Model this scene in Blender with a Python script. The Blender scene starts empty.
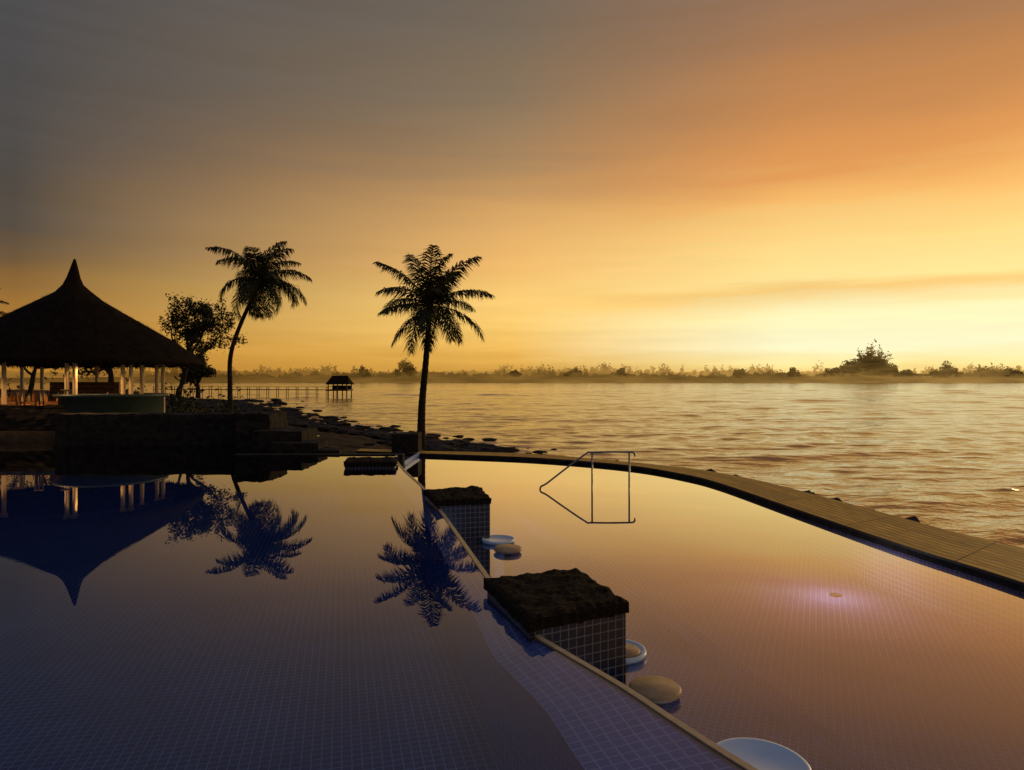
import bpy, math, random
import numpy as np
from mathutils import Vector, noise as mnoise
random.seed(7)
scene=bpy.context.scene
F=683.0; H=2.6
def lin(c):
    return tuple(((v/255)/12.92 if v/255<=0.04045 else ((v/255+0.055)/1.055)**2.4) for v in c)+(1.0,)
# ------------------------------------------------------------------ materials
class NT:
    def __init__(s,tree): s.t=tree; s.n=tree.nodes; s.l=tree.links
    def add(s,typ,**kw):
        n=s.n.new(typ)
        for k,v in kw.items(): setattr(n,k,v)
        return n
    def link(s,a,b): s.l.new(a,b)
    def math(s,op,a,b=None,c=None,clamp=False):
        n=s.n.new('ShaderNodeMath'); n.operation=op; n.use_clamp=clamp
        for i,v in enumerate((a,b,c)):
            if v is None: continue
            if isinstance(v,(int,float)): n.inputs[i].default_value=v
            else: s.l.new(v,n.inputs[i])
        return n.outputs[0]
    def maprange(s,v,a,b,c=0.,d=1.,smooth=False):
        n=s.n.new('ShaderNodeMapRange'); n.clamp=True
        if smooth: n.interpolation_type='SMOOTHSTEP'
        s.l.new(v,n.inputs[0])
        for i,k in enumerate((a,b,c,d)): n.inputs[i+1].default_value=k
        return n.outputs[0]
    def ramp(s,v,stops):
        n=s.n.new('ShaderNodeValToRGB'); s.l.new(v,n.inputs[0]); r=n.color_ramp
        r.elements[0].position=stops[0][0]; r.elements[0].color=stops[0][1]
        r.elements[1].position=stops[-1][0]; r.elements[1].color=stops[-1][1]
        for p,c in stops[1:-1]:
            e=r.elements.new(p); e.color=c
        return n.outputs[0]
    def mix(s,f,a,b,blend='MIX'):
        n=s.n.new('ShaderNodeMix'); n.data_type='RGBA'; n.blend_type=blend
        for sock,v in ((n.inputs[0],f),(n.inputs[6],a),(n.inputs[7],b)):
            if isinstance(v,(int,float)): sock.default_value=v
            elif isinstance(v,tuple): sock.default_value=v
            else: s.l.new(v,sock)
        return n.outputs[2]
    def noise(s,vec,scale,detail=3,rough=.55):
        n=s.n.new('ShaderNodeTexNoise'); n.inputs['Scale'].default_value=scale
        n.inputs['Detail'].default_value=detail; n.inputs['Roughness'].default_value=rough
        if vec is not None: s.l.new(vec,n.inputs['Vector'])
        return n.outputs[0]
    def mapping(s,vec,scale=(1,1,1),rot=(0,0,0),loc=(0,0,0)):
        n=s.n.new('ShaderNodeMapping'); s.l.new(vec,n.inputs[0])
        n.inputs['Scale'].default_value=scale; n.inputs['Rotation'].default_value=rot; n.inputs['Location'].default_value=loc
        return n.outputs[0]
    def bump(s,h,strength=.5,dist=.02,normal=None):
        n=s.n.new('ShaderNodeBump'); n.inputs['Strength'].default_value=strength; n.inputs['Distance'].default_value=dist
        s.l.new(h,n.inputs['Height'])
        if normal is not None: s.l.new(normal,n.inputs['Normal'])
        return n.outputs[0]
def newmat(name):
    m=bpy.data.materials.new(name); m.use_nodes=True
    t=NT(m.node_tree); b=t.n['Principled BSDF']; return m,t,b
def noisy(name,c1,c2,scale=8,rough=.8,bump=.4,bdist=.02,metal=0.,spec=.3,detail=5):
    m,t,b=newmat(name)
    tc=t.add('ShaderNodeTexCoord').outputs['Object']
    n=t.noise(tc,scale,detail)
    col=t.ramp(n,[(.3,c1+(1,)),(.7,c2+(1,))])
    t.link(col,b.inputs['Base Color']); b.inputs['Roughness'].default_value=rough
    b.inputs['Metallic'].default_value=metal; b.inputs['Specular IOR Level'].default_value=spec
    if bump: t.link(t.bump(n,bump,bdist),b.inputs['Normal'])
    return m
def tile_mat(name,c1,c2,grout,size=.1,rot=0.,uv=True,rough=.25,mortar=.006,spec=.5,tilt=.0):
    m,t,b=newmat(name)
    tc=t.add('ShaderNodeTexCoord'); v=tc.outputs['UV'] if uv else tc.outputs['Object']
    v=t.mapping(v,rot=(0,0,rot))
    br=t.add('ShaderNodeTexBrick'); br.offset=0.; br.squash=1.
    t.link(v,br.inputs['Vector'])
    br.inputs['Color1'].default_value=c1+(1,); br.inputs['Color2'].default_value=c2+(1,); br.inputs['Mortar'].default_value=grout+(1,)
    br.inputs['Scale'].default_value=1.; br.inputs['Mortar Size'].default_value=mortar; br.inputs['Mortar Smooth'].default_value=.1
    br.inputs['Brick Width'].default_value=size; br.inputs['Row Height'].default_value=size
    n=t.noise(tc.outputs['Object'],.7,3)
    col=t.mix(t.maprange(n,.3,.7,0,.35),br.outputs[0],(c1[0]*.6,c1[1]*.6,c1[2]*.7,1))
    t.link(col,b.inputs['Base Color']); b.inputs['Roughness'].default_value=rough; b.inputs['Specular IOR Level'].default_value=spec
    inv=t.math('SUBTRACT',1.,br.outputs[1]); t.link(t.bump(inv,.4,.004),b.inputs['Normal'])
    return m
def water_mat(name,ior=1.45,tint=(.85,.93,1.),rip=.02,scale=1.5,gain=1.0,base=0.):
    m=bpy.data.materials.new(name); m.use_nodes=True; t=NT(m.node_tree); t.n.clear()
    out=t.add('ShaderNodeOutputMaterial'); tc=t.add('ShaderNodeTexCoord').outputs['Object']
    n=t.noise(t.mapping(tc,scale=(1,.6,1)),scale,2,.5)
    bm=t.bump(n,rip,.05)
    fr=t.add('ShaderNodeFresnel'); fr.inputs['IOR'].default_value=ior
    g=t.add('ShaderNodeBsdfGlossy'); g.inputs['Roughness'].default_value=.0; t.link(bm,g.inputs['Normal'])
    tr=t.add('ShaderNodeBsdfTransparent'); tr.inputs['Color'].default_value=tint+(1,)
    mx=t.add('ShaderNodeMixShader')
    f=t.math('MULTIPLY_ADD',fr.outputs[0],gain,base,clamp=True)
    t.link(f,mx.inputs[0]); t.link(tr.outputs[0],mx.inputs[1]); t.link(g.outputs[0],mx.inputs[2])
    t.link(mx.outputs[0],out.inputs[0])
    return m
def painted_haze_mat(name,alb,fac,low=.3):  # aerial haze painted in as emission, coloured by x and stronger near the ground
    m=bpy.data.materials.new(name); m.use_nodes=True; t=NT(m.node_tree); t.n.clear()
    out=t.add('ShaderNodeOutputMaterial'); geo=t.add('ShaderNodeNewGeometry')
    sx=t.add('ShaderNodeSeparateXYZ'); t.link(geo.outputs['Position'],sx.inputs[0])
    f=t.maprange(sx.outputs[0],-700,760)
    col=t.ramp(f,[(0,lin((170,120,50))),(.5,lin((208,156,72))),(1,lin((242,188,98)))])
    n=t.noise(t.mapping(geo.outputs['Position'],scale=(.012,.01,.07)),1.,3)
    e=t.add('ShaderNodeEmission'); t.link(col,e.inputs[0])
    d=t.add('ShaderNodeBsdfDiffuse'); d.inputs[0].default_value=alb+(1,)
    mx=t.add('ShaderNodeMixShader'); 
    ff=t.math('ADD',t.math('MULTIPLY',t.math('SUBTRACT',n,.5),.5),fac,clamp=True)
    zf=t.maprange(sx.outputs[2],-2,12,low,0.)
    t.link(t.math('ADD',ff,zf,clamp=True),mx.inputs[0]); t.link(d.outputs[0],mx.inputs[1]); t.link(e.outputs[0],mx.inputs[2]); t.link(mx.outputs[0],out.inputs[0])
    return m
# ------------------------------------------------------------------ mesh helpers
def empty(name,loc=(0,0,0)):
    e=bpy.data.objects.new(name,None); e.location=loc; e.empty_display_size=.2
    scene.collection.objects.link(e); return e
def mesh(name,verts,faces,mat,parent=None,smooth=False,uvs=None,boxuv=True):
    me=bpy.data.meshes.new(name); me.from_pydata([tuple(map(float,v)) for v in verts],[],faces); me.update()
    o=bpy.data.objects.new(name,me); scene.collection.objects.link(o)
    if mat: me.materials.append(mat)
    if smooth:
        me.polygons.foreach_set('use_smooth',[True]*len(me.polygons))
    if uvs is not None or (boxuv and len(me.polygons)<20000):
        ul=me.uv_layers.new(name='UVMap')
        for p in me.polygons:
            nn=p.normal
            for li in p.loop_indices:
                vi=me.loops[li].vertex_index
                if uvs is not None: ul.data[li].uv=uvs[vi]; continue
                co=me.vertices[vi].co
                if abs(nn.z)>.7: ul.data[li].uv=(co.x,co.y)
                else:
                    h=Vector((-nn.y,nn.x,0)); h.normalize()
                    ul.data[li].uv=(co.x*h.x+co.y*h.y,co.z)
    if parent:
        o.parent=parent; o.location=-parent.location
    return o
def prism(name,pts,z0,z1,mat,parent=None,bevel=0.):
    n=len(pts); v=[(p[0],p[1],z0) for p in pts]+[(p[0],p[1],z1) for p in pts]
    f=[tuple(range(n))[::-1],tuple(range(n,2*n))]+[(i,(i+1)%n,n+(i+1)%n,n+i) for i in range(n)]
    o=mesh(name,v,f,mat,parent)
    if bevel:
        b=o.modifiers.new('b','BEVEL'); b.width=bevel; b.segments=2
    return o
def box(name,x0,x1,y0,y1,z0,z1,mat,parent=None,bevel=0.):
    return prism(name,[(x0,y0),(x1,y0),(x1,y1),(x0,y1)],z0,z1,mat,parent,bevel)
def tube_geo(path,radii,seg=8):
    path=[Vector(p) for p in path]; V=[];Fc=[]
    up=Vector((0.13,.31,.94))
    for i,p in enumerate(path):
        t=(path[min(i+1,len(path)-1)]-path[max(i-1,0)]).normalized()
        a=t.cross(up)
        if a.length<.1: a=t.cross(Vector((1,0,0)))
        a.normalize(); b=t.cross(a).normalized()
        r=radii[i] if hasattr(radii,'__len__') else radii
        for k in range(seg):
            th=2*math.pi*k/seg; V.append(p+a*math.cos(th)*r+b*math.sin(th)*r)
    for i in range(len(path)-1):
        for k in range(seg):
            Fc.append((i*seg+k,i*seg+(k+1)%seg,(i+1)*seg+(k+1)%seg,(i+1)*seg+k))
    Fc.append(tuple(range(seg))[::-1]); Fc.append(tuple((len(path)-1)*seg+k for k in range(seg)))
    return V,Fc
def merge(geos):
    V=[];Fc=[]
    for v,f in geos:
        o=len(V); V+=list(v); Fc+=[tuple(i+o for i in q) for q in f]
    return V,Fc
def lathe(name,prof,c,mat,parent=None,seg=48,smooth=True):
    V=[];Fc=[]
    for r,z in prof:
        for k in range(seg):
            th=2*math.pi*k/seg; V.append((c[0]+r*math.cos(th),c[1]+r*math.sin(th),z))
    for i in range(len(prof)-1):
        for k in range(seg):
            Fc.append((i*seg+k,i*seg+(k+1)%seg,(i+1)*seg+(k+1)%seg,(i+1)*seg+k))
    o=mesh(name,V,Fc,mat,parent,smooth)
    return o
def catmull(P,n=12):
    P=[np.array(p,float) for p in P]; out=[]
    Q=[2*P[0]-P[1]]+P+[2*P[-1]-P[-2]]
    for i in range(1,len(Q)-2):
        for k in range(n):
            t=k/n; a,b,c,d=Q[i-1],Q[i],Q[i+1],Q[i+2]
            out.append(.5*((2*b)+(-a+c)*t+(2*a-5*b+4*c-d)*t*t+(-a+3*b-3*c+d)*t**3))
    out.append(P[-1]); return np.array(out)
def fn_of_y(P):
    C=catmull(P,20); 
    o=np.argsort(C[:,1]); X=C[o,0];Y=C[o,1]
    return lambda y: float(np.interp(y,Y,X))
def loft(name,A,za,B,zb,mat,parent=None,sub=1,uvlen=False,flip=False):
    n=len(A); V=[];Fc=[];U=[]
    s=0
    for i in range(n):
        if i: s+=math.hypot(A[i][0]-A[i-1][0],A[i][1]-A[i-1][1])*.5+math.hypot(B[i][0]-B[i-1][0],B[i][1]-B[i-1][1])*.5
        w=math.hypot(math.hypot(A[i][0]-B[i][0],A[i][1]-B[i][1]),za-zb)
        for k in range(sub+1):
            t=k/sub; V.append((A[i][0]*(1-t)+B[i][0]*t,A[i][1]*(1-t)+B[i][1]*t,za*(1-t)+zb*t)); U.append((s,w*t))
    m=sub+1
    for i in range(n-1):
        for k in range(sub):
            q=(i*m+k,i*m+k+1,(i+1)*m+k+1,(i+1)*m+k); Fc.append(q[::-1] if flip else q)
    return mesh(name,V,Fc,mat,parent,uvs=U if uvlen else None)
def leaf_quads(points,size,rng,flat=.0):
    V=[];Fc=[]
    for p in points:
        a=Vector(rng.normal(size=3)).normalized(); b=a.cross(Vector(rng.normal(size=3))).normalized()
        s=size*rng.uniform(.6,1.4); p=Vector(p); i=len(V)
        V+= [p-a*s,p+b*s*.45,p+a*s,p-b*s*.45]; Fc.append((i,i+1,i+2,i+3))
    return V,Fc
# ------------------------------------------------------------------ material set
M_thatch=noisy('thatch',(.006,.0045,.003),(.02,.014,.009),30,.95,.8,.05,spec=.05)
M_tileL=tile_mat('upper_pool_tiles',(.010,.040,.17),(.018,.060,.23),(.23,.29,.43),.1,math.radians(-14),False,mortar=.0065,rough=.6,spec=.1)
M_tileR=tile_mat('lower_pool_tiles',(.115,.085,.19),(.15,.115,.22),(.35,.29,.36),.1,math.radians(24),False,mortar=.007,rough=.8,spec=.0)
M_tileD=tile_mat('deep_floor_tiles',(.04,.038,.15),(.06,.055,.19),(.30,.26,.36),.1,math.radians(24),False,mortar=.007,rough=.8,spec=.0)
M_tileRW=tile_mat('lower_pool_wall_tiles',(.115,.085,.19),(.15,.115,.22),(.35,.29,.36),.1,0,True,mortar=.007,rough=.8,spec=.0)
M_tileS=tile_mat('weir_slope_tiles',(.17,.18,.42),(.23,.24,.50),(.50,.50,.62),.1,0,True,mortar=.008,rough=.5,spec=.2)
M_tileW=tile_mat('weir_tiles',(.05,.13,.50),(.08,.18,.60),(.30,.42,.70),.1,0,True,mortar=.008,rough=.4)
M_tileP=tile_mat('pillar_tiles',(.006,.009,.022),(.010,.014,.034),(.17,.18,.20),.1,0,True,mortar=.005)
M_waterU=water_mat('upper_pool_water',1.55,(.80,.90,1.),.006,1.2,1.35)
M_waterL=water_mat('lower_pool_water',1.55,(.96,.90,.92),.012,1.0,2.1,.05)
M_rock=noisy('dark_rock',(.008,.006,.005),(.035,.028,.021),5,.8,.9,.08,spec=.2)
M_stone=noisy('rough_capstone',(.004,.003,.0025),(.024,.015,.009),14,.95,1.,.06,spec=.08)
M_wallst=noisy('wall_stone',(.008,.007,.006),(.03,.023,.018),4,.85,.9,.06,spec=.15)
M_sand=noisy('sand',(.012,.008,.004),(.065,.042,.020),1.4,.9,.9,.12,spec=.1)
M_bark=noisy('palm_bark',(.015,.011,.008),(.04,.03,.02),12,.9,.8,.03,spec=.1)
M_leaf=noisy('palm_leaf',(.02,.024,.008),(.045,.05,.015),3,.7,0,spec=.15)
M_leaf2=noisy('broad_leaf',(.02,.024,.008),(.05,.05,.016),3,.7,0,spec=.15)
M_cream=noisy('cream_plaster',(.50,.38,.22),(.62,.48,.30),4,.7,.1)
M_teal=noisy('bar_front',(.025,.04,.034),(.04,.055,.045),6,.5,.1)
M_wood=noisy('dark_wood',(.02,.013,.008),(.05,.03,.018),10,.6,.3)
M_wood2=noisy('bar_timber',(.16,.07,.025),(.30,.14,.05),6,.6,.3)
M_metal=noisy('steel',(.16,.15,.13),(.25,.23,.2),20,.3,0,metal=1.)
M_seat=noisy('stool_seat',(.26,.16,.08),(.38,.25,.12),9,.5,.2)
M_white=noisy('white_fibreglass',(.42,.52,.62),(.54,.62,.72),3,.35,0)
M_cope=noisy('edge_coping',(.36,.26,.13),(.48,.36,.2),10,.4,.1)
M_brown=noisy('cushion',(.35,.12,.03),(.55,.22,.06),5,.8,0)
# deck planks
M_deck,t,b=newmat('boardwalk_planks')
uv=t.add('ShaderNodeTexCoord').outputs['UV']
br=t.add('ShaderNodeTexBrick'); br.offset=.37; br.offset_frequency=1; t.link(uv,br.inputs[0])
br.inputs['Color1'].default_value=(.80,.45,.07,1); br.inputs['Color2'].default_value=(.58,.33,.055,1); br.inputs['Mortar'].default_value=(.03,.018,.006,1)
br.inputs['Scale'].default_value=1; br.inputs['Mortar Size'].default_value=.014; br.inputs['Brick Width'].default_value=2.8; br.inputs['Row Height'].default_value=.2
n=t.noise(t.mapping(uv,scale=(1,9,1)),2.2,6,.6)
c=t.mix(t.maprange(n,.38,.72,0,.75),br.outputs[0],(.16,.085,.018,1)); t.link(c,b.inputs['Base Color'])
b.inputs['Roughness'].default_value=.7; b.inputs['Specular IOR Level'].default_value=.15
t.link(t.bump(t.math('SUBTRACT',n,br.outputs[1]),.5,.012),b.inputs['Normal'])
# sea
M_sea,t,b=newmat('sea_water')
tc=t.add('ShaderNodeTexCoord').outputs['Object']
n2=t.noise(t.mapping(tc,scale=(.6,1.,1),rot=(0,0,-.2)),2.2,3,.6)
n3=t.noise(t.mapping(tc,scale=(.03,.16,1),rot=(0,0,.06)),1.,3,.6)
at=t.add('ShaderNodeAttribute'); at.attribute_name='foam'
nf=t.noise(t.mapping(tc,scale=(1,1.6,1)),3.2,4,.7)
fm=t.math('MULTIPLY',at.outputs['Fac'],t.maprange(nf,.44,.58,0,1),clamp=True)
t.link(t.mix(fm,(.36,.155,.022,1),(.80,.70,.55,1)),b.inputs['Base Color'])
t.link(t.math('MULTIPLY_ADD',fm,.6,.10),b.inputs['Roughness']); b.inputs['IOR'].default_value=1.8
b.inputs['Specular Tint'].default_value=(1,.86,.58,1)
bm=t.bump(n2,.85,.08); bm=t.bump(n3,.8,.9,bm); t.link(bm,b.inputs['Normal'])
M_far0=painted_haze_mat('dark_hazy_trees',(.03,.03,.015),.14,.12)
M_far1=painted_haze_mat('hazy_trees',(.03,.03,.015),.24,.1)
M_far2=painted_haze_mat('hazier_trees',(.03,.03,.015),.50,.15)
M_far3=painted_haze_mat('hazy_hills',(.05,.05,.03),.74,.2)
# ------------------------------------------------------------------ world
w=bpy.data.worlds.new('World'); scene.world=w; w.use_nodes=True; t=NT(w.node_tree); t.n.clear()
out=t.add('ShaderNodeOutputWorld'); bg=t.add('ShaderNodeBackground'); t.link(bg.outputs[0],out.inputs[0])
gen=t.add('ShaderNodeTexCoord').outputs['Generated']
sx=t.add('ShaderNodeSeparateXYZ'); t.link(gen,sx.inputs[0]); X,Y,Z=sx.outputs
az=t.math('MULTIPLY',t.math('ARCTAN2',X,Y),57.2958)
el=t.math('MULTIPLY',t.math('ARCSINE',Z),57.2958)
nz=t.noise(t.mapping(gen,scale=(1.3,1.3,9),rot=(0.0,.05,0)),1.6,2,.5)
nz2=t.noise(t.mapping(gen,scale=(2.2,2.2,28),rot=(0.0,.05,0)),1.8,4,.55)
wamp=t.maprange(el,1,16,.3,4.)
elw=t.math('ADD',el,t.math('MULTIPLY',t.math('SUBTRACT',nz,.5),wamp))
elw=t.math('ADD',elw,t.math('MULTIPLY',t.math('SUBTRACT',nz2,.5),t.maprange(el,1,14,1.2,4.5)))
tt=t.math('DIVIDE',elw,60.,clamp=True)
def st(L): return [(e/60.,lin(c)) for e,c in L]
zen=[(42,(112,110,118)),(60,(122,126,146))]
Lr=t.ramp(tt,st([(0,(176,122,44)),(2.7,(188,132,52)),(5.4,(156,112,54)),(8.1,(112,87,58)),(10.5,(86,76,66)),(14,(79,74,70)),(24,(77,76,78)),(34,(84,84,90))]+zen))
Cr=t.ramp(tt,st([(0,(196,142,60)),(2.1,(236,182,86)),(4.2,(254,206,112)),(6.7,(254,208,120)),(9.2,(243,188,109)),(11.6,(233,180,108)),(14.8,(202,154,97)),(18.6,(162,129,92)),(22.5,(136,115,90)),(29,(112,100,88))]+zen))
Rr=t.ramp(tt,st([(0,(240,184,98)),(1.2,(255,232,152)),(2.6,(255,250,205)),(5.0,(255,248,192)),(6.5,(250,206,126)),(7.7,(255,228,152)),(10.3,(255,219,138)),(13.4,(246,186,106)),(16.6,(224,152,86)),(20.9,(192,132,80)),(25,(166,119,82)),(34,(122,104,92))]+zen))
c1=t.mix(t.maprange(az,-36,0,0,1),Lr,Cr); c2=t.mix(t.maprange(az,0,22,0,1),c1,Rr)
d=t.math('ADD',t.math('MULTIPLY',X,math.sin(math.radians(40))),t.math('MULTIPLY',Y,math.cos(math.radians(40))))
Br=t.ramp(tt,st([(0,(95,80,78)),(10,(78,78,88)),(30,(84,90,108)),(60,(122,126,146))]))
back=t.maprange(d,.18,-.5,0,1,True)
col=t.mix(back,c2,Br)
var=t.maprange(nz2,.3,.7,.94,1.06)
sc=t.add('ShaderNodeVectorMath',operation='SCALE'); t.link(col,sc.inputs[0]); t.link(var,sc.inputs['Scale'])
sky=t.add('ShaderNodeTexSky'); sky.sky_type='NISHITA'; sky.sun_disc=False
sky.sun_elevation=math.radians(8); sky.sun_rotation=math.radians(47); sky.air_density=2.; sky.dust_density=4.
sk=t.add('ShaderNodeVectorMath',operation='SCALE'); t.link(sky.outputs[0],sk.inputs[0]); sk.inputs['Scale'].default_value=.002
ad=t.add('ShaderNodeVectorMath',operation='ADD'); t.link(sc.outputs[0],ad.inputs[0]); t.link(sk.outputs[0],ad.inputs[1])
t.link(ad.outputs[0],bg.inputs[0]); bg.inputs[1].default_value=1.
# sun (veiled by cloud, outside the frame to the right)
sl=bpy.data.lights.new('sun','SUN'); sl.energy=.7; sl.angle=math.radians(10); sl.color=(1,.66,.32)
so=bpy.data.objects.new('sun',sl); scene.collection.objects.link(so)
sd=Vector((math.sin(math.radians(47))*math.cos(math.radians(8)),math.cos(math.radians(47))*math.cos(math.radians(8)),math.sin(math.radians(8))))
so.rotation_euler=sd.to_track_quat('Z','Y').to_euler()
# ------------------------------------------------------------------ pool curves
ZL=-.7
Bp=[(6.4,-5),(3.9,1),(2.5,3),(1.57,4.6),(1.27,5.15),(.92,5.82),(.46,6.58),(.19,7.1),(-.15,8.3),(-.8,11),(-1.45,13.7),(-2.15,16.5),(-3.2,20),(-3.9,23),(-4.1,26),(-4.0,29.6)]
fB=fn_of_y(Bp)
fO=fn_of_y([(2.2,-5),(1.5,2),(1.15,3.5),(.86,4.9),(.55,6.2),(.36,7.6),(.32,9.5),(.32,13),(.4,20),(.4,24)])
offA=lambda y: max(.1,fO(y))
inner=catmull([(-7,30.6),(-4,29.6),(.33,28.2),(3,26.6),(4.7,25),(5.8,23),(6.4,21),(7,16.7),(7.5,13.2),(8,10.7),(8.4,7),(8.8,2),(9.2,-5)],12)
outer=catmull([(-7,31.6),(-4,30.6),(.5,29.5),(3.6,27.3),(5.5,25.5),(6.75,24),(7.8,21.5),(8.66,17.5),(9.2,14.5),(9.8,12.2),(10.3,8.5),(10.8,3),(11.3,-5)],12)
o=np.argsort(inner[:,1]); fI=lambda y: float(np.interp(y,inner[o,1],inner[o,0]))
fC=fn_of_y([(6.2,-5),(5.2,0),(4.6,4),(3.96,7.4),(3.5,9.6),(2.56,13.7),(.8,19.8),(-1.2,25),(-3.8,29.6)])
ys=np.linspace(-5,23.5,160); ys2=np.linspace(-5,29.6,170)
Bc=[(fB(y),y) for y in ys]; Ac=[(fB(y)-offA(y),y) for y in ys]; Lc=[(-45,y) for y in ys]
Bc2=[(fB(y),y) for y in ys2]; Cc=[(fC(y),y) for y in ys2]; Ic=[(fI(y),y) for y in ys2]
up=empty('upper_pool')
loft('floor',Lc,-1.25,Ac,-1.25,M_tileL,up)
loft('weir_back',Ac,-1.25,Ac,-.22,M_tileW,up,uvlen=False)
loft('weir_slope',Ac,-.22,[(x-.04,y) for x,y in Bc],-.03,M_tileS,up,uvlen=True)
loft('water_surface',Lc,0,[(x-.035,y) for x,y in Bc],0,M_waterU,up)
box('far_floor',-45,-9,23.5,32,-1.25,-1.249,M_tileL,up)
mesh('far_water_surface',[(-45,23.5,0),(-9,23.5,0),(-9,32,0),(-45,32,0)],[(0,1,2,3)],M_waterU,up)
box('far_coping',-9.6,-3.75,23.5,23.9,-1.25,.035,M_wallst,up,.02)
ww=empty('pool_weir_wall')
loft('lip',[(x-.037,y) for x,y in Bc],.012,[(x+.03,y) for x,y in Bc],.012,M_cope,ww)
loft('lip_inner',[(x-.037,y) for x,y in Bc],-.2,[(x-.037,y) for x,y in Bc],.012,M_cope,ww)
loft('outer_face',[(x+.03,y) for x,y in Bc],.012,[(x+.1,y) for x,y in Bc],-1.97,M_tileW,ww)
lp=empty('lower_pool')
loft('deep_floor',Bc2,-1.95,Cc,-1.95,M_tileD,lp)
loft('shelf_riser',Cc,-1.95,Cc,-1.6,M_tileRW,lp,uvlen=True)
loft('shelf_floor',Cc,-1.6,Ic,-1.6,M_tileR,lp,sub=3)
loft('water_surface',[(x+.05,y) for x,y in Bc2],ZL,Ic,ZL,M_waterL,lp)
loft('outer_wall',inner,-1.7,inner,-.73,M_tileRW,lp,uvlen=True)
loft('outer_wall_rim',inner,-.729,inner,-.62,M_wallst,lp)
ff=[(fB(y),y) for y in np.linspace(23.5,29.6,20)]
loft('end_wall',ff,-1.97,ff,-.5,M_tileW,lp)
# boardwalk
bw=empty('boardwalk')
loft('planks',inner,-.57,outer,-.57,M_deck,bw,sub=4,uvlen=True)
loft('inner_rim',inner,-.62,inner,-.57,M_wood,bw)
def offset(C,dst):
    C=np.array(C); T=np.gradient(C,axis=0); T/=np.linalg.norm(T,axis=1)[:,None]+1e-9
    N=np.stack([-T[:,1],T[:,0]],1); return C+N*dst
# embankment
emb=empty('shore_embankment')
V=[];Fc=[];NS=12
rng=np.random.default_rng(3)
dense=np.array([outer[int(i)]*(1-(i%1))+outer[min(int(i)+1,len(outer)-1)]*(i%1) for i in np.linspace(0,len(outer)-1.001,700)])
sgn=1 if offset(outer,2.2)[60][0]>outer[60][0] else -1
D2=offset(dense,1.9*sgn)
for i in range(len(dense)):
    for k in range(NS+1):
        s=k/NS; p=dense[i]*(1-s)+D2[i]*s; z=-.6-1.85*max(0,s-.12)**.9
        nn=mnoise.noise(Vector((p[0]*1.3,p[1]*1.3,3)))*.20+mnoise.noise(Vector((p[0]*3.7,p[1]*3.7,3)))*.13+mnoise.noise(Vector((p[0]*9,p[1]*9,3)))*.06
        V.append((p[0]+nn*.3,p[1],z+(nn if k>1 else -.03)))
for i in range(len(dense)-1):
    for k in range(NS):
        a=i*(NS+1)+k; Fc.append((a,a+1,a+NS+2,a+NS+1))
mesh('bank',V,Fc,M_rock,emb)
# ------------------------------------------------------------------ rocks
import bmesh
bm_=bmesh.new(); bmesh.ops.create_icosphere(bm_,subdivisions=2,radius=1); ICO=([v.co.copy() for v in bm_.verts],[tuple(v.index for v in f.verts) for f in bm_.faces]); bm_.free()
def rock(c,s,seed):
    return [Vector(c)+Vector((v.x*s[0],v.y*s[1],v.z*s[2]))*(1+.55*mnoise.noise(v*1.3+Vector((seed,seed*.7,0)))+.25*mnoise.noise(v*3.5+Vector((seed,0,0)))) for v in ICO[0]],ICO[1]
shore_pts=[(5,31.5),(3,34),(0,40),(-2.2,46.5),(-8.8,54),(-21,72),(-39,101),(-77,168),(-118,215),(-175,250)]
fS=lambda y: float(np.interp(y,[p[1] for p in shore_pts],[p[0] for p in shore_pts]))+1.6*mnoise.noise(Vector((y*.13,2,0)))*(y>36)
g=[]
for i in range(900):
    k=rng.integers(0,len(dense)); s=rng.uniform(.15,1.1); p=dense[k]*(1-s)+D2[k]*s; r=rng.lognormal(-2.6,.45)
    g.append(rock((p[0],p[1],-.68-1.75*(s-.12)+r*.1),(r*1.3,r,r*.6),i))
for i in range(2600):
    y=31+ (rng.uniform(0,1)**1.5)*130; x=fS(y)+rng.normal()*(.8+.035*y)-1.1; r=min(.5,rng.lognormal(-2.3,.55))*(1+y*.009)
    g.append(rock((x,y,-2.12+r*.05+max(0,(fS(y)-x))*.125),(r*2.0,r,r*.5),i))
V,Fc=merge(g); mesh('shore_rocks',V,Fc,M_rock,boxuv=False)
# ------------------------------------------------------------------ beach terrain
xs=np.linspace(-190,6,260); yy=np.concatenate([np.linspace(23.9,60,100),np.linspace(61,260,90)])
V=[];Fc=[]
for y in yy:
    for x in xs:
        d_=(fS(y)-x)*.75
        s=max(-1.,min(1.,d_/(9+.05*y))); z=-2.15+ (1.45*(s*s*(3-2*s)) if s>0 else s*1.5)
        z+=.18*mnoise.noise(Vector((x*.3,y*.3,0)))+.14*mnoise.noise(Vector((x*1.1,y*1.1,4)))+.1*mnoise.noise(Vector((x*2.6,y*2.6,9)))
        if y<33 and x>-9.5: z=min(z,-.62)
        V.append((x,y,z))
nx=len(xs)
for j in range(len(yy)-1):
    for i in range(nx-1):
        x=xs[i+1];y=yy[j]
        if y<30.6+max(0,-(x+4))*.33 and x>-3.6 : continue
        if y<31.0 and x>-3.3: continue
        if xs[i]<-9.6 and y<31.2: continue
        Fc.append((j*nx+i,j*nx+i+1,(j+1)*nx+i+1,(j+1)*nx+i))
mesh('beach_ground',V,Fc,M_sand,smooth=True,boxuv=False)
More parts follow.
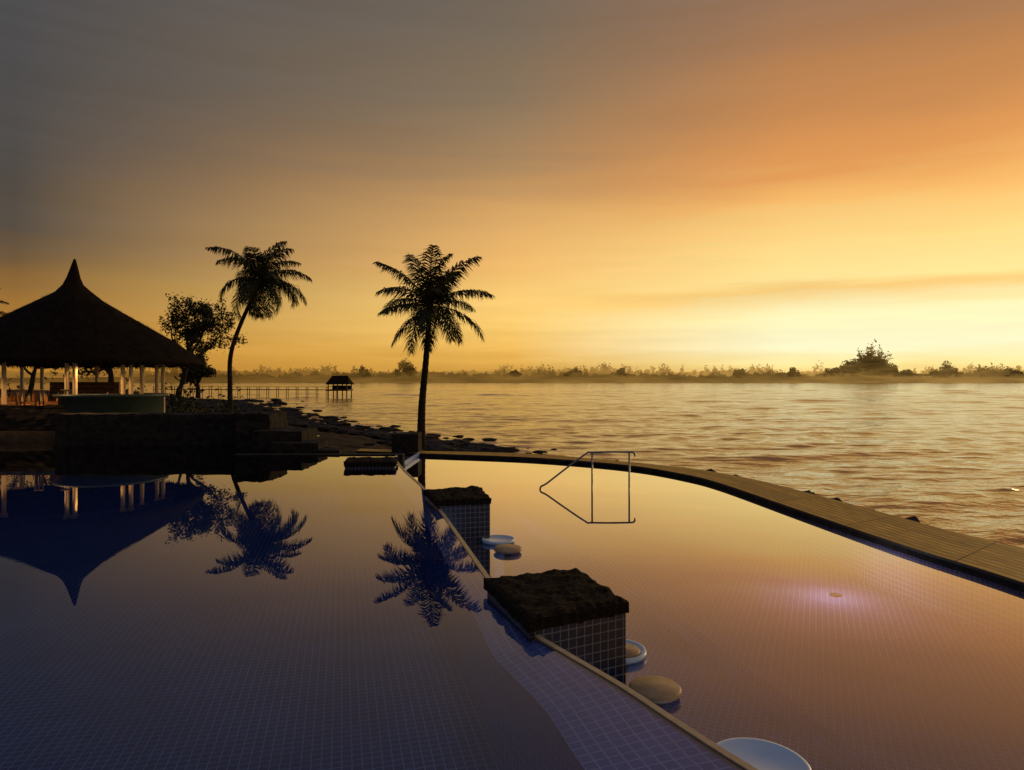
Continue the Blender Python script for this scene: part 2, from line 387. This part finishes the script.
# ------------------------------------------------------------------ sea
def np_mesh(name,V,Q,mat,attr=None):
    me=bpy.data.meshes.new(name); me.vertices.add(len(V)); me.vertices.foreach_set('co',V.astype(np.float32).ravel())
    me.loops.add(Q.size); me.loops.foreach_set('vertex_index',Q.astype(np.int32).ravel())
    me.polygons.add(len(Q)); me.polygons.foreach_set('loop_start',np.arange(0,Q.size,4,dtype=np.int32))
    me.polygons.foreach_set('loop_total',np.full(len(Q),4,dtype=np.int32)); me.update(calc_edges=True)
    me.polygons.foreach_set('use_smooth',np.ones(len(me.polygons),dtype=bool))
    if attr is not None:
        a=me.attributes.new('foam','FLOAT','POINT'); a.data.foreach_set('value',attr.astype(np.float32).ravel())
    me.materials.append(mat); o_=bpy.data.objects.new(name,me); scene.collection.objects.link(o_); return o_
rs=[ -40.]
while rs[-1]<1500:
    y=rs[-1]; rs.append(y+ (3. if y<0 else .13+.0038*abs(y)+ (y/260.)**2*.9))
rows=np.array(rs); ncol=680
u=np.linspace(-1,1,ncol); 
XX=np.zeros((len(rows),ncol)); YY=np.repeat(rows[:,None],ncol,1)
for j,y in enumerate(rows):
    wdt=50+1.0*max(y,0); XX[j]=12+u*wdt
ZZ=np.zeros_like(XX); rw=np.random.default_rng(12)
for k in range(50):
    lam=.8*1.078**k*rw.uniform(.9,1.1); ang=math.radians(-66+rw.normal()*32)
    kx,ky=math.cos(ang)*2*math.pi/lam,math.sin(ang)*2*math.pi/lam
    amp=.0078*lam**.56
    ph=rw.uniform(0,6.28)
    env=.5+.5*np.sin(XX*rw.normal()*.09+YY*rw.normal()*.11+rw.uniform(0,6.28))
    s_=np.sin(kx*XX+ky*YY+ph+1.4*np.sin(.043*XX*rw.uniform(.5,2)+.061*YY*rw.uniform(.3,1.5)))
    res=np.clip(lam/(2.6*(.13+.0038*np.abs(YY)+(YY/260.)**2*.9)) -.6,0,1)
    ZZ+=amp*env*res*(2*((s_+1)/2)**1.8-1)
ZZ*=np.clip((900-YY)/600,0.15,1)
FO=np.zeros_like(XX)
for (yc,ln,xx0,hh) in ((150,40,70,.36),(122,26,105,.3),(210,60,-10,.4),(92,18,35,.22),(72,14,60,.2),(300,90,190,.5),(180,34,150,.34),(250,60,160,.4)):
    yy_=yc+6*np.sin(XX*.03+yc)+2*np.sin(XX*.11)
    e_=np.exp(-((YY-yy_)/(.8+yc*.008))**2)*np.exp(-((XX-xx0)/ln)**2)*(.6+.4*np.sin(XX*.21+yc))
    ZZ+=hh*e_; FO+=np.clip(e_*1.4-.55,0,1)*1.3
sel=(YY<48)&(YY>-6)&(XX>-12)&(XX<24)
P2=np.array(D2)[::6]; ps=np.stack([XX[sel],YY[sel]],1)
dm=np.full(len(ps),1e9)
for q in P2: dm=np.minimum(dm,np.hypot(ps[:,0]-q[0],ps[:,1]-q[1]))
wob=.5*np.sin(ps[:,0]*1.1+ps[:,1]*.7)+.4*np.sin(ps[:,1]*1.9)
FO[sel]+=np.clip(1-(dm+wob)/1.3,0,1)*.8+.8*np.exp(-((dm-2.2-wob)/.35)**2)*(np.sin(ps[:,1]*.6)>-.2)+.6*np.exp(-((dm-4.6-wob*1.4)/.3)**2)*(np.sin(ps[:,1]*.4+2)>.1)
# foam line along the beach
bx=np.interp(YY,[p[1] for p in shore_pts],[p[0] for p in shore_pts])
db=(XX-bx)/(1+YY*.012); wb=1.0*np.sin(YY*.21)+.6*np.sin(XX*.5+YY*.3)
FO+=(YY>44)*(YY<150)*(.7*np.exp(-((db-1.3-wb)/.5)**2)+.5*np.exp(-((db-4.5-wb*1.5)/.4)**2)*(np.sin(YY*.17)>0))
V=np.stack([XX,YY,ZZ-2.15],-1).reshape(-1,3)
I=np.arange(len(rows)*ncol).reshape(len(rows),ncol)
Q=np.stack([I[:-1,:-1],I[:-1,1:],I[1:,1:],I[1:,:-1]],-1).reshape(-1,4)
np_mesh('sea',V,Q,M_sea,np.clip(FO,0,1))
# ------------------------------------------------------------------ pillars
def pillar(pts,name='tiled_pillar'):
    cx=sum(p[0] for p in pts)/4; cy=sum(p[1] for p in pts)/4
    e=empty(name,(cx,cy,0))
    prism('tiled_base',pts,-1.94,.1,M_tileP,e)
    N=22; V=[];Fc=[]
    P=[Vector((cx+(p[0]-cx)*1.04,cy+(p[1]-cy)*1.04,0)) for p in pts]
    def bil(u,v): return P[0]*(1-u)*(1-v)+P[1]*u*(1-v)+P[2]*u*v+P[3]*(1-u)*v
    for lay,z in ((0,.07),(1,.2)):
        for j in range(N+1):
            for i in range(N+1):
                p=bil(i/N,j/N); e1=min(i,N-i,j,N-j)
                nn=mnoise.noise(Vector((p.x*5,p.y*5,lay*3)))*.03+mnoise.noise(Vector((p.x*14,p.y*14,lay*3)))*.022+mnoise.noise(Vector((p.x*30,p.y*30,lay*3)))*.012
                q=Vector((cx,cy,0))
                if e1==0: p=p+(p-q)*nn*1.2
                V.append((p.x,p.y,z+(nn if lay else -abs(nn)*.5)-(.02 if lay and e1==0 else 0)))
    m=N+1; K=m*m
    for j in range(N):
        for i in range(N):
            a=j*m+i; Fc.append((K+a,K+a+1,K+a+m+1,K+a+m)); Fc.append((a,a+m,a+m+1,a+1))
    rim=[i for i in range(N)]+[N+j*m for j in range(N)]+[N*m+N-i for i in range(N)]+[(N-j)*m for j in range(N)]
    for i in range(len(rim)):
        a=rim[i];b_=rim[(i+1)%len(rim)]; Fc.append((a,b_,K+b_,K+a))
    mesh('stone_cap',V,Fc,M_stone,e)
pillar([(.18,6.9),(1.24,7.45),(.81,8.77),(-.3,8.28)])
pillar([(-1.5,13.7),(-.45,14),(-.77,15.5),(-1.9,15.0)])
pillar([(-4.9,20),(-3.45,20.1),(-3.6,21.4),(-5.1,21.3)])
# ------------------------------------------------------------------ stools/tables
def stool(x,y,r=.27):
    e=empty('bar_stool',(x,y,0))
    lathe('seat',[(0,ZL+.02),(r*.9,ZL+.02),(r,ZL+.045),(r,ZL+.075),(r*.93,ZL+.095),(0,ZL+.1)],(x,y),M_seat,e)
    lathe('post',[(.22,-1.95),(.2,-1.9),(.06,-1.82),(.055,ZL+.03)],(x,y),M_wood,e,20)
def table(x,y,r):
    e=empty('round_pool_table',(x,y,0))
    lathe('top',[(0,ZL+.0),(r*.85,ZL+.0),(r*.97,ZL+.02),(r,ZL+.05),(r*.98,ZL+.075),(r*.9,ZL+.08),(r*.86,ZL+.06),(0,ZL+.06)],(x,y),M_white,e,64)
    lathe('pedestal',[(.35,-1.95),(.3,-1.88),(.12,-1.75),(.12,ZL-.1),(.3,ZL)],(x,y),M_white,e,24)
stool(1.5,7.16); stool(-.08,13.1); stool(1.33,8.15,.2)
table(2.08,5.75,.42); table(1.27,8.2,.34); table(-.28,13.9,.34)
# ------------------------------------------------------------------ handrail
hr=empty('pool_handrail',(2.5,21,0))
path=catmull([(.83,20.6,ZL-.9),(.84,20.62,ZL-.02),(1.1,20.66,-.49),(2.2,20.9,.3),(2.48,20.95,.38),(3.6,21.,.385),(3.76,21.,.34),(3.78,21.,.25)],6)
V,Fc=tube_geo([tuple(p) for p in path],.028,10); mesh('rail',V,Fc,M_metal,hr,True)
for x,zz in ((2.46,.38),(3.6,.385)):
    V,Fc=tube_geo([(x,20.98,-1.6),(x,20.98,zz)],.028,10); mesh('post',V,Fc,M_metal,hr,True)
# ------------------------------------------------------------------ left masonry
def rough_box(nm,x0,x1,y0,y1,z0,z1,par,mat=M_wallst,amp=.06):
    o_=box(nm,x0,x1,y0,y1,z0,z1,mat,par)
    m1=o_.modifiers.new('s','SUBSURF'); m1.subdivision_type='SIMPLE'; m1.levels=5; m1.render_levels=5
    tx=bpy.data.textures.new(nm,'CLOUDS'); tx.noise_scale=.35
    m2=o_.modifiers.new('d','DISPLACE'); m2.texture=tx; m2.strength=amp*3; m2.texture_coords='GLOBAL'; m2.mid_level=.5
    return o_
sw=empty('stone_wall',(-14,27,0))
rough_box('wall_body',-18.4,-10.7,27.5,28.6,-1.2,1.22,sw)
rough_box('wall_return',-30,-18.9,29.4,30.2,-1.2,1.5,sw)
rough_box('wall_end',-10.6,-9.3,26.2,28.3,-1.2,1.3,sw)
st_=empty('stone_steps',(-8,25,0))
rough_box('step_high',-9.5,-7.7,25.0,27,-1.2,.72,st_,amp=.03)
rough_box('step_mid',-8.6,-6.9,24.3,25.6,-1.2,.35,st_,amp=.03)
rough_box('step_low',-7.2,-6.1,24.1,25.2,-1.2,.12,st_,amp=.03)
pl=empty('stone_planter',(-4.7,30.2,0))
rough_box('planter_body',-5.25,-4.1,29.8,31,-.8,.24,pl,amp=.02)
# ------------------------------------------------------------------ hut
hx,hy=-21.85,34.
hut=empty('thatched_bar_hut',(hx,hy,0))
prof=[(5.2,3.6),(5.8,3.34),(5.98,3.42),(5.85,3.66),(4.8,4.42),(3.5,5.22),(2.25,5.95),(1.3,6.55),(.75,7.0),(.45,7.35),(.3,7.75),(.17,8.15),(.06,8.55),(.01,8.62)]
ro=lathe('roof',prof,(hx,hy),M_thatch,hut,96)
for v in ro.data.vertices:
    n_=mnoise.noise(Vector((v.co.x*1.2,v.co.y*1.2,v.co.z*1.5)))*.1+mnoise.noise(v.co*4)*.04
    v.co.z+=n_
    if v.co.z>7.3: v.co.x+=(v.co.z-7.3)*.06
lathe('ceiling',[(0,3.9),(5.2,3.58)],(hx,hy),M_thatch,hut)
V=[];Fc=[]
for i in range(2400):
    th=rng.uniform(0,2*math.pi); r=5.9+rng.normal()*.07; l=rng.uniform(.08,.3); dx=.03
    c=(hx+r*math.cos(th),hy+r*math.sin(th)); a=(-math.sin(th)*dx,math.cos(th)*dx); k=len(V)
    V+=[(c[0]-a[0],c[1]-a[1],3.45),(c[0]+a[0],c[1]+a[1],3.45),(c[0]+a[0]*.3,c[1]+a[1]*.3,3.45-l)]; Fc.append((k,k+1,k+2))
for i in range(7000):
    th=rng.uniform(0,2*math.pi); s=rng.uniform(0,1)**.6; r=.8+5.0*s
    z=float(np.interp(r,[.75,1.3,2.25,3.5,4.8,5.85],[7.0,6.55,5.95,5.22,4.42,3.66])); l=rng.uniform(.15,.4); dx=.025
    c=(hx+r*math.cos(th),hy+r*math.sin(th)); a=(-math.sin(th)*dx,math.cos(th)*dx); k=len(V)
    V+=[(c[0]-a[0],c[1]-a[1],z+.02),(c[0]+a[0],c[1]+a[1],z+.02),(c[0]+l*.85*math.cos(th),c[1]+l*.85*math.sin(th),z-l*.42+rng.uniform(.04,.12))]; Fc.append((k,k+1,k+2))
mesh('thatch_reeds',V,Fc,M_thatch,hut)
lathe('floor',[(0,.4),(5.4,.4),(5.4,-.6)],(hx,hy),M_wallst,hut)
for px,D in ((4,30.6),(67,29.9),(75,30.0),(123,31.6),(131,31.8),(142,32.8),(157,34.0),(163,34.4),(42,38),(97,38.2),(22,37.6)):
    c=((px-512)/F*D,D)
    lathe('column',[(.14,.4),(.14,.6),(.1,.65),(.09,3.3),(.15,3.4),(.15,3.75)],c,M_cream,hut,16)
lathe('ring_beam',[(4.25,3.38),(4.55,3.38),(4.55,3.6),(4.25,3.6),(4.25,3.38)],(hx,hy),M_wood,hut)
lathe('bar_counter',[(2.1,.4),(2.1,1.8),(2.3,1.85),(2.3,1.97),(1.7,1.97),(1.7,.4)],(-18.3,31.3),M_teal,hut)
box('back_bar',hx-1.5,hx+2,hy+.5,hy+1.1,.4,2.5,M_wood2,hut)
for k in range(5): box('shelf',hx-1.4,hx+1.9,hy+.3,hy+.49,1.5+k*.22,1.53+k*.22,M_wood,hut)
for i in range(60):
    x=hx-4+rng.uniform(0,7.5); y=hy-1.5+rng.uniform(-1,1.5); z=1.6
    h=rng.uniform(.2,.6)
    lathe('bottle',[(.06,z),(.06,z+h*.6),(.02,z+h*.75),(.02,z+h)],(x,y),M_brown if i%3 else M_cream,hut,8)
box('inner_counter',hx-4.2,hx+3.6,hy-3,hy+.2,.4,1.6,M_wood2,hut)
for i in range(7):
    x=hx-4.4+i*1.15; y=hy-4.0+.3*math.sin(i*2.)
    lathe('chair_seat',[(0,1.45),(.2,1.45),(.22,1.52),(0,1.55)],(x,y),M_brown,hut,12)
    V,Fc=merge([tube_geo([(x+a,y+b_,.4),(x+a*.8,y+b_*.8,1.48)],.02,6) for a in(-.17,.17) for b_ in (-.17,.17)]+[tube_geo([(x+a,y-.2,1.5),(x+a,y-.24,2.15)],.03,6) for a in(-.17,0,.17)]+[tube_geo([(x-.2,y-.24,2.15),(x+.2,y-.24,2.15)],.04,6)])
    mesh('chair_frame',V,Fc,M_wood,hut)
def lamp(name,loc,energy,color,r=.06,parent=None,spot=None):
    l=bpy.data.lights.new(name,'SPOT' if spot else 'POINT'); l.energy=energy; l.color=color; l.shadow_soft_size=r
    if spot: l.spot_size=math.radians(spot); l.spot_blend=.3
    o_=bpy.data.objects.new(name,l); o_.location=loc; scene.collection.objects.link(o_)
    if parent: o_.parent=parent; o_.location=Vector(loc)-parent.location
    return o_
for p in ((hx-2.4,hy-4.6,3.3),(hx+1.2,hy-4.9,3.3),(hx+3.3,hy-3.9,3.3)):
    lamp('pendant_light',p,170,(1,.55,.2),.1,hut,150)
    V,Fc=tube_geo([(p[0],p[1],3.42),(p[0],p[1],3.85)],.02,6); mesh('pendant_cord',V,Fc,M_wood,hut)
    lathe('pendant_shade',[(.03,3.5),(.2,3.36),(.21,3.34)],(p[0],p[1]),M_wood,hut,16)
# ------------------------------------------------------------------ palms
def palm(base,ctrl,top,R,nf,rad0,rad1,seed,e_hi=80,e_lo=-35,bend=85,wind=(0,0),name='palm_tree',leaf=.27,droop=.75):
    rg=np.random.default_rng(seed); e=empty(name,base)
    path=catmull([base]+ctrl+[top],14); n=len(path)
    rr=[rad0*(1-i/n)+rad1*i/n+ (.35*rad0*math.exp(-i/3.)) + (.012 if i%2 else 0) for i in range(n)]
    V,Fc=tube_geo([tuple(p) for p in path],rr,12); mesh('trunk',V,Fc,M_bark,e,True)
    T=Vector(top); geos=[]; lg=[]
    for f in range(nf):
        u=(f+.5)/nf; az_=f*2.39996+rg.uniform(-.3,.3); el0=math.radians(e_hi+(e_lo-e_hi)*u**1.1+rg.uniform(-9,9))
        L=R*(.85+.28*math.sin(math.pi*min(1,u+.15)))*rg.uniform(.84,1.1)
        bd=math.radians(bend*rg.uniform(.6,1.3))
        N=26; p=T+Vector((0,0,.05)); pts=[p.copy()]; ds=[]
        wd=Vector((wind[0],wind[1],0)); side_tw=rg.uniform(-.45,.45)
        for i in range(N):
            s=i/N; a=el0-bd*s**1.3; a2=az_+side_tw*s
            dv=Vector((math.cos(a)*math.cos(a2),math.cos(a)*math.sin(a2),math.sin(a)))+wd*s
            dv.normalize(); ds.append(dv); p=p+dv*(L/N); pts.append(p.copy())
        ds.append(ds[-1])
        lg.append(tube_geo(pts,[.035*(1-i/N)*R/3.2+.006 for i in range(N+1)],5))
        V=[];Fc=[]
        ML=92
        for i in range(6,ML):
            s=i/ML; x=s*N; k=min(int(x),N-1); fr=x-k
            q=pts[k].lerp(pts[k+1],fr); dv=ds[k]
            side=dv.cross(Vector((0,0,1)))
            if side.length<.15: side=Vector((math.sin(az_),-math.cos(az_),0))
            side.normalize(); nrm=side.cross(dv).normalized()
            ll=R*leaf*(math.sin(math.pi*(s*.84+.1))**.6)*(1-.3*s)*rg.uniform(.75,1.15)
            for sg in (-1,1):
                if rg.uniform()<.08: continue
                d1=(side*sg*.8+dv*(.4+.5*s)+nrm*.12+Vector((0,0,-.25))+Vector(rg.normal(size=3))*.13).normalized()
                d2=(d1+Vector((0,0,-droop*rg.uniform(.5,1.5)))+wd*.4).normalized()
                a0=q; a1=q+d1*ll*.5; a2_=a1+d2*ll*.6
                wv=dv*(.022*R/3.2+.009); b0=len(V)
                V+=[a0-wv*.6,a0+wv*.6,a1+wv,a1-wv,a2_]
                Fc+=[(b0,b0+1,b0+2,b0+3),(b0+3,b0+2,b0+4)]
        geos.append((V,Fc))
    V,Fc=merge(lg); mesh('frond_ribs',V,Fc,M_bark,e)
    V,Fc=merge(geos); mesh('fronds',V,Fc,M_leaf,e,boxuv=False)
    g=[rock(T+Vector(rg.normal(size=3))*.12*R/3+Vector((0,0,-.25)),(.13*R/3.2,.13*R/3.2,.16*R/3.2),k) for k in range(9)]
    V,Fc=merge(g); mesh('coconuts',V,Fc,M_bark,e,True,boxuv=False)
def W(px,py,D): return ((px-512)/F*D,D,H-(py-380)*D/F)
palm(W(421,447,34),[W(422,405,34),W(426,360,34)],W(430,307,34),3.2,21,.2,.12,8,88,-46,54,(.0,0),droop=1.0,leaf=.36)
palm(W(231,413,59),[W(230,385,59),W(233,345,59)],W(260,280,59),4.6,24,.22,.15,19,80,-50,108,(.07,0),leaf=.36,droop=1.8)
palm(W(-38,420,60),[W(-38,375,60),W(-38,335,60)],W(-36,318,60),4.2,20,.22,.15,17,80,-30,80)
# ------------------------------------------------------------------ broadleaf trees
def tree(base,h,r,seed,nl=5200,ls=.11,name='beach_tree',spread=.62,up=.12):
    rg=np.random.default_rng(seed); e=empty(name,base); B0=Vector(base); geos=[]; tips=[]
    def grow(p,d_,L,rad,lev):
        pts=[p]; q=p.copy(); dd=d_.copy()
        for i in range(5):
            dd=(dd+Vector(rg.normal(size=3))*.13+Vector((0,0,.04))).normalized(); q=q+dd*L/5; pts.append(q.copy())
            if lev>=2: tips.append(q.copy())
        geos.append(tube_geo(pts,[rad*(1-.45*i/5) for i in range(6)],6))
        if lev>=4: return
        for k in range(3 if lev else 5):
            nd=(dd+Vector(rg.normal(size=3))*spread+Vector((0,0,up))).normalized()
            grow(pts[-1-(k%3)],nd,L*rg.uniform(.55,.8),rad*.5,lev+1)
    grow(B0,Vector((0,0,1)),h*.3,r*.05,0)
    top=max(q.z for q in tips)-B0.z; k_=h/top
    V,Fc=merge(geos); V=[B0+(Vector(v)-B0)*k_ for v in V]; tips=[B0+(q-B0)*k_ for q in tips]
    mesh('trunk_and_limbs',V,Fc,M_bark,e,boxuv=False)
    P=[tips[rg.integers(len(tips))]+Vector(rg.normal(size=3))*.15 for i in range(nl)]
    V,Fc=leaf_quads(P,ls,rg); mesh('foliage',V,Fc,M_leaf2,e,boxuv=False)
tree(W(178,398,46),6.9,3.,21,7500,.095,spread=.66,up=.12)
tree(W(198,398,52),3.4,3,33,4500)
tree(W(112,400,48),6.5,3,29,2400)
tree(W(28,400,52),7.4,3,30,2400)
rg=np.random.default_rng(9); P=[]
for i in range(9000):
    c=rg.uniform(-34,-18); P.append((c+rg.normal()*.2,44+rg.normal()*1.2,-.4+abs(rg.normal())*.8*(1+.5*math.sin(c*1.7))))
V,Fc=leaf_quads(P,.14,rg); mesh('hedge',V,Fc,M_leaf2,boxuv=False)
# ------------------------------------------------------------------ pier
pr=empty('pier',(-70,190,0))
xa=np.linspace(-103,-48,20)
g=[]
prism('pier_deck',[(-103,196),(-46,186),(-46,188),(-103,198)],-.2,0,M_wood,pr)
for x in xa:
    y=196+(x+103)*(-10/57.)
    for dy in (.2,1.8): g.append(tube_geo([(x,y+dy,-3),(x,y+dy,.7)],.09,6))
for dy in (.1,1.9): g.append(tube_geo([(-103,196+dy,.7),(-46,186+dy,.7)],.05,5))
V,Fc=merge(g); mesh('piles_and_rails',V,Fc,M_wood,pr)
jh=empty('pier_hut',(-47,187,0))
x0,x1,y0,y1=-50.0,-44.2,184,190
box('platform',x0,x1,y0,y1,-.35,.05,M_wood,jh)
for x in (x0+.4,x1-.4,(x0+x1)/2):
    for y in (y0+.3,y1-.3): box('post',x-.13,x+.13,y-.13,y+.13,-3,2.0,M_wood,jh)
box('back_screen',x0+.3,x1-.3,y1-1.2,y1-1,.05,1.1,M_wood,jh)
mesh('roof',[(x0-.3,y0-.3,1.4),(x1+.3,y0-.3,1.4),(x1+.3,y1+.3,1.4),(x0-.3,y1+.3,1.4),(x0+.8,187,3.8),(x1-.8,187,3.8)],[(0,1,5,4),(1,2,5),(2,3,4,5),(3,0,4),(3,2,1,0)],M_thatch,jh)
# ------------------------------------------------------------------ distant shore
DF=1150
rg=np.random.default_rng(5)
def shoreland(name,y0,depth,zmax,mat,seed,xr=(-900,1100),n=260):
    V=[];Fc=[]
    for i in range(n):
        x=xr[0]+(xr[1]-xr[0])*i/(n-1)
        h=zmax*(.65+.3*mnoise.noise(Vector((x*.004,seed,0)))+.12*mnoise.noise(Vector((x*.03,seed,0))))
        V+=[(x,y0,-2.4),(x,y0+3,-1.5),(x,y0+depth*.5,h),(x,y0+depth,-2.4)]
    for i in range(n-1):
        for k in range(3): a=i*4+k; Fc.append((a,a+4,a+5,a+1))
    mesh(name,V,Fc,mat,smooth=True,boxuv=False)
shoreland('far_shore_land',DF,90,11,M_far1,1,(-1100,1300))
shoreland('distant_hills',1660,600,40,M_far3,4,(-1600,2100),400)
def cluster(cx,cy,w_,h_,n,P,zb=0,rmax=6.):
    for k in range(max(2,int(w_/5))):
        ox=rg.uniform(-.5,.5)*w_; hh=h_*(1-(abs(ox)/(w_*.58))**2)*rg.uniform(.45,1.02); rr_=rg.uniform(2.5,rmax)
        for i in range(int(n)):
            v=rg.normal(size=3); v/=np.linalg.norm(v); v*=rg.uniform(.3,1.)
            P.append((cx+ox+v[0]*rr_*1.3,cy+v[1]*rr_,zb+hh*.62+v[2]*hh*.4))
        for i in range(int(n*.4)): P.append((cx+ox+rg.normal()*rr_*.6,cy,zb+rg.uniform(0,hh*.7)))
def pxX(px,D): return (px-512)/F*D
P=[]
for i in range(330):
    px=rg.uniform(150,1080); cluster(pxX(px,DF+40),DF+40+rg.uniform(0,50),rg.uniform(12,70),rg.uniform(6,14)*rg.choice([.8,1,1,1.3,2.0]),30,P,4)
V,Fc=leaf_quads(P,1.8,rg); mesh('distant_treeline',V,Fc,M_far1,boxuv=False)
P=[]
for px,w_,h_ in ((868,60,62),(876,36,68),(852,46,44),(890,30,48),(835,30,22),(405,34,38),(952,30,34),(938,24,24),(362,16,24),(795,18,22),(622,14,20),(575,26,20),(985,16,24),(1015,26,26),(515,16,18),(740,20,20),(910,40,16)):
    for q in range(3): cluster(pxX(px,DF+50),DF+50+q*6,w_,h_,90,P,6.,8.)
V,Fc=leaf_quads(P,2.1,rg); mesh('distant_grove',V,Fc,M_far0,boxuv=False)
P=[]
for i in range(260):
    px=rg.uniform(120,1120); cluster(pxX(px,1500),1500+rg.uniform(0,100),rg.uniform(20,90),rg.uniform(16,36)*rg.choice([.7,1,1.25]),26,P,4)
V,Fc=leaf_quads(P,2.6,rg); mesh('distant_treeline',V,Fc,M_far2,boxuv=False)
# ------------------------------------------------------------------ pool lamps
def pool_lamp(loc,energy,col,r=.15,house=None):
    e=empty('underwater_pool_lamp',loc)
    h=house or (loc[0],loc[1],-1.94)
    lathe('housing',[(0,h[2]),(.10,h[2]),(.11,h[2]+.02),(.0,h[2]+.03)],(h[0],h[1]),M_wood,e,20)
    lamp('bulb',loc,energy,col,r,e)
pool_lamp((6.2,13.2,-.95),62,(.80,.90,1),.3,(6.3,13.3,-1.595))
pool_lamp((-1.9,19.6,-1.2),90,(.1,.42,1),.2)
pool_lamp((-.15,10.9,-1.1),26,(.2,.5,1),.15)
pool_lamp((1.75,6.6,-1.3),5,(.4,.6,1),.15)
# ------------------------------------------------------------------ camera
cd=bpy.data.cameras.new('camera'); cam=bpy.data.objects.new('camera',cd); scene.collection.objects.link(cam)
cam.location=(0,0,H); cam.rotation_euler=(math.pi/2,0,0)
cd.sensor_width=36; cd.lens=F*36/1024; cd.shift_y=-5/1024; cd.clip_start=.05; cd.clip_end=8000
scene.camera=cam
scene.view_settings.view_transform='Standard'; scene.view_settings.look='None'; scene.view_settings.exposure=0
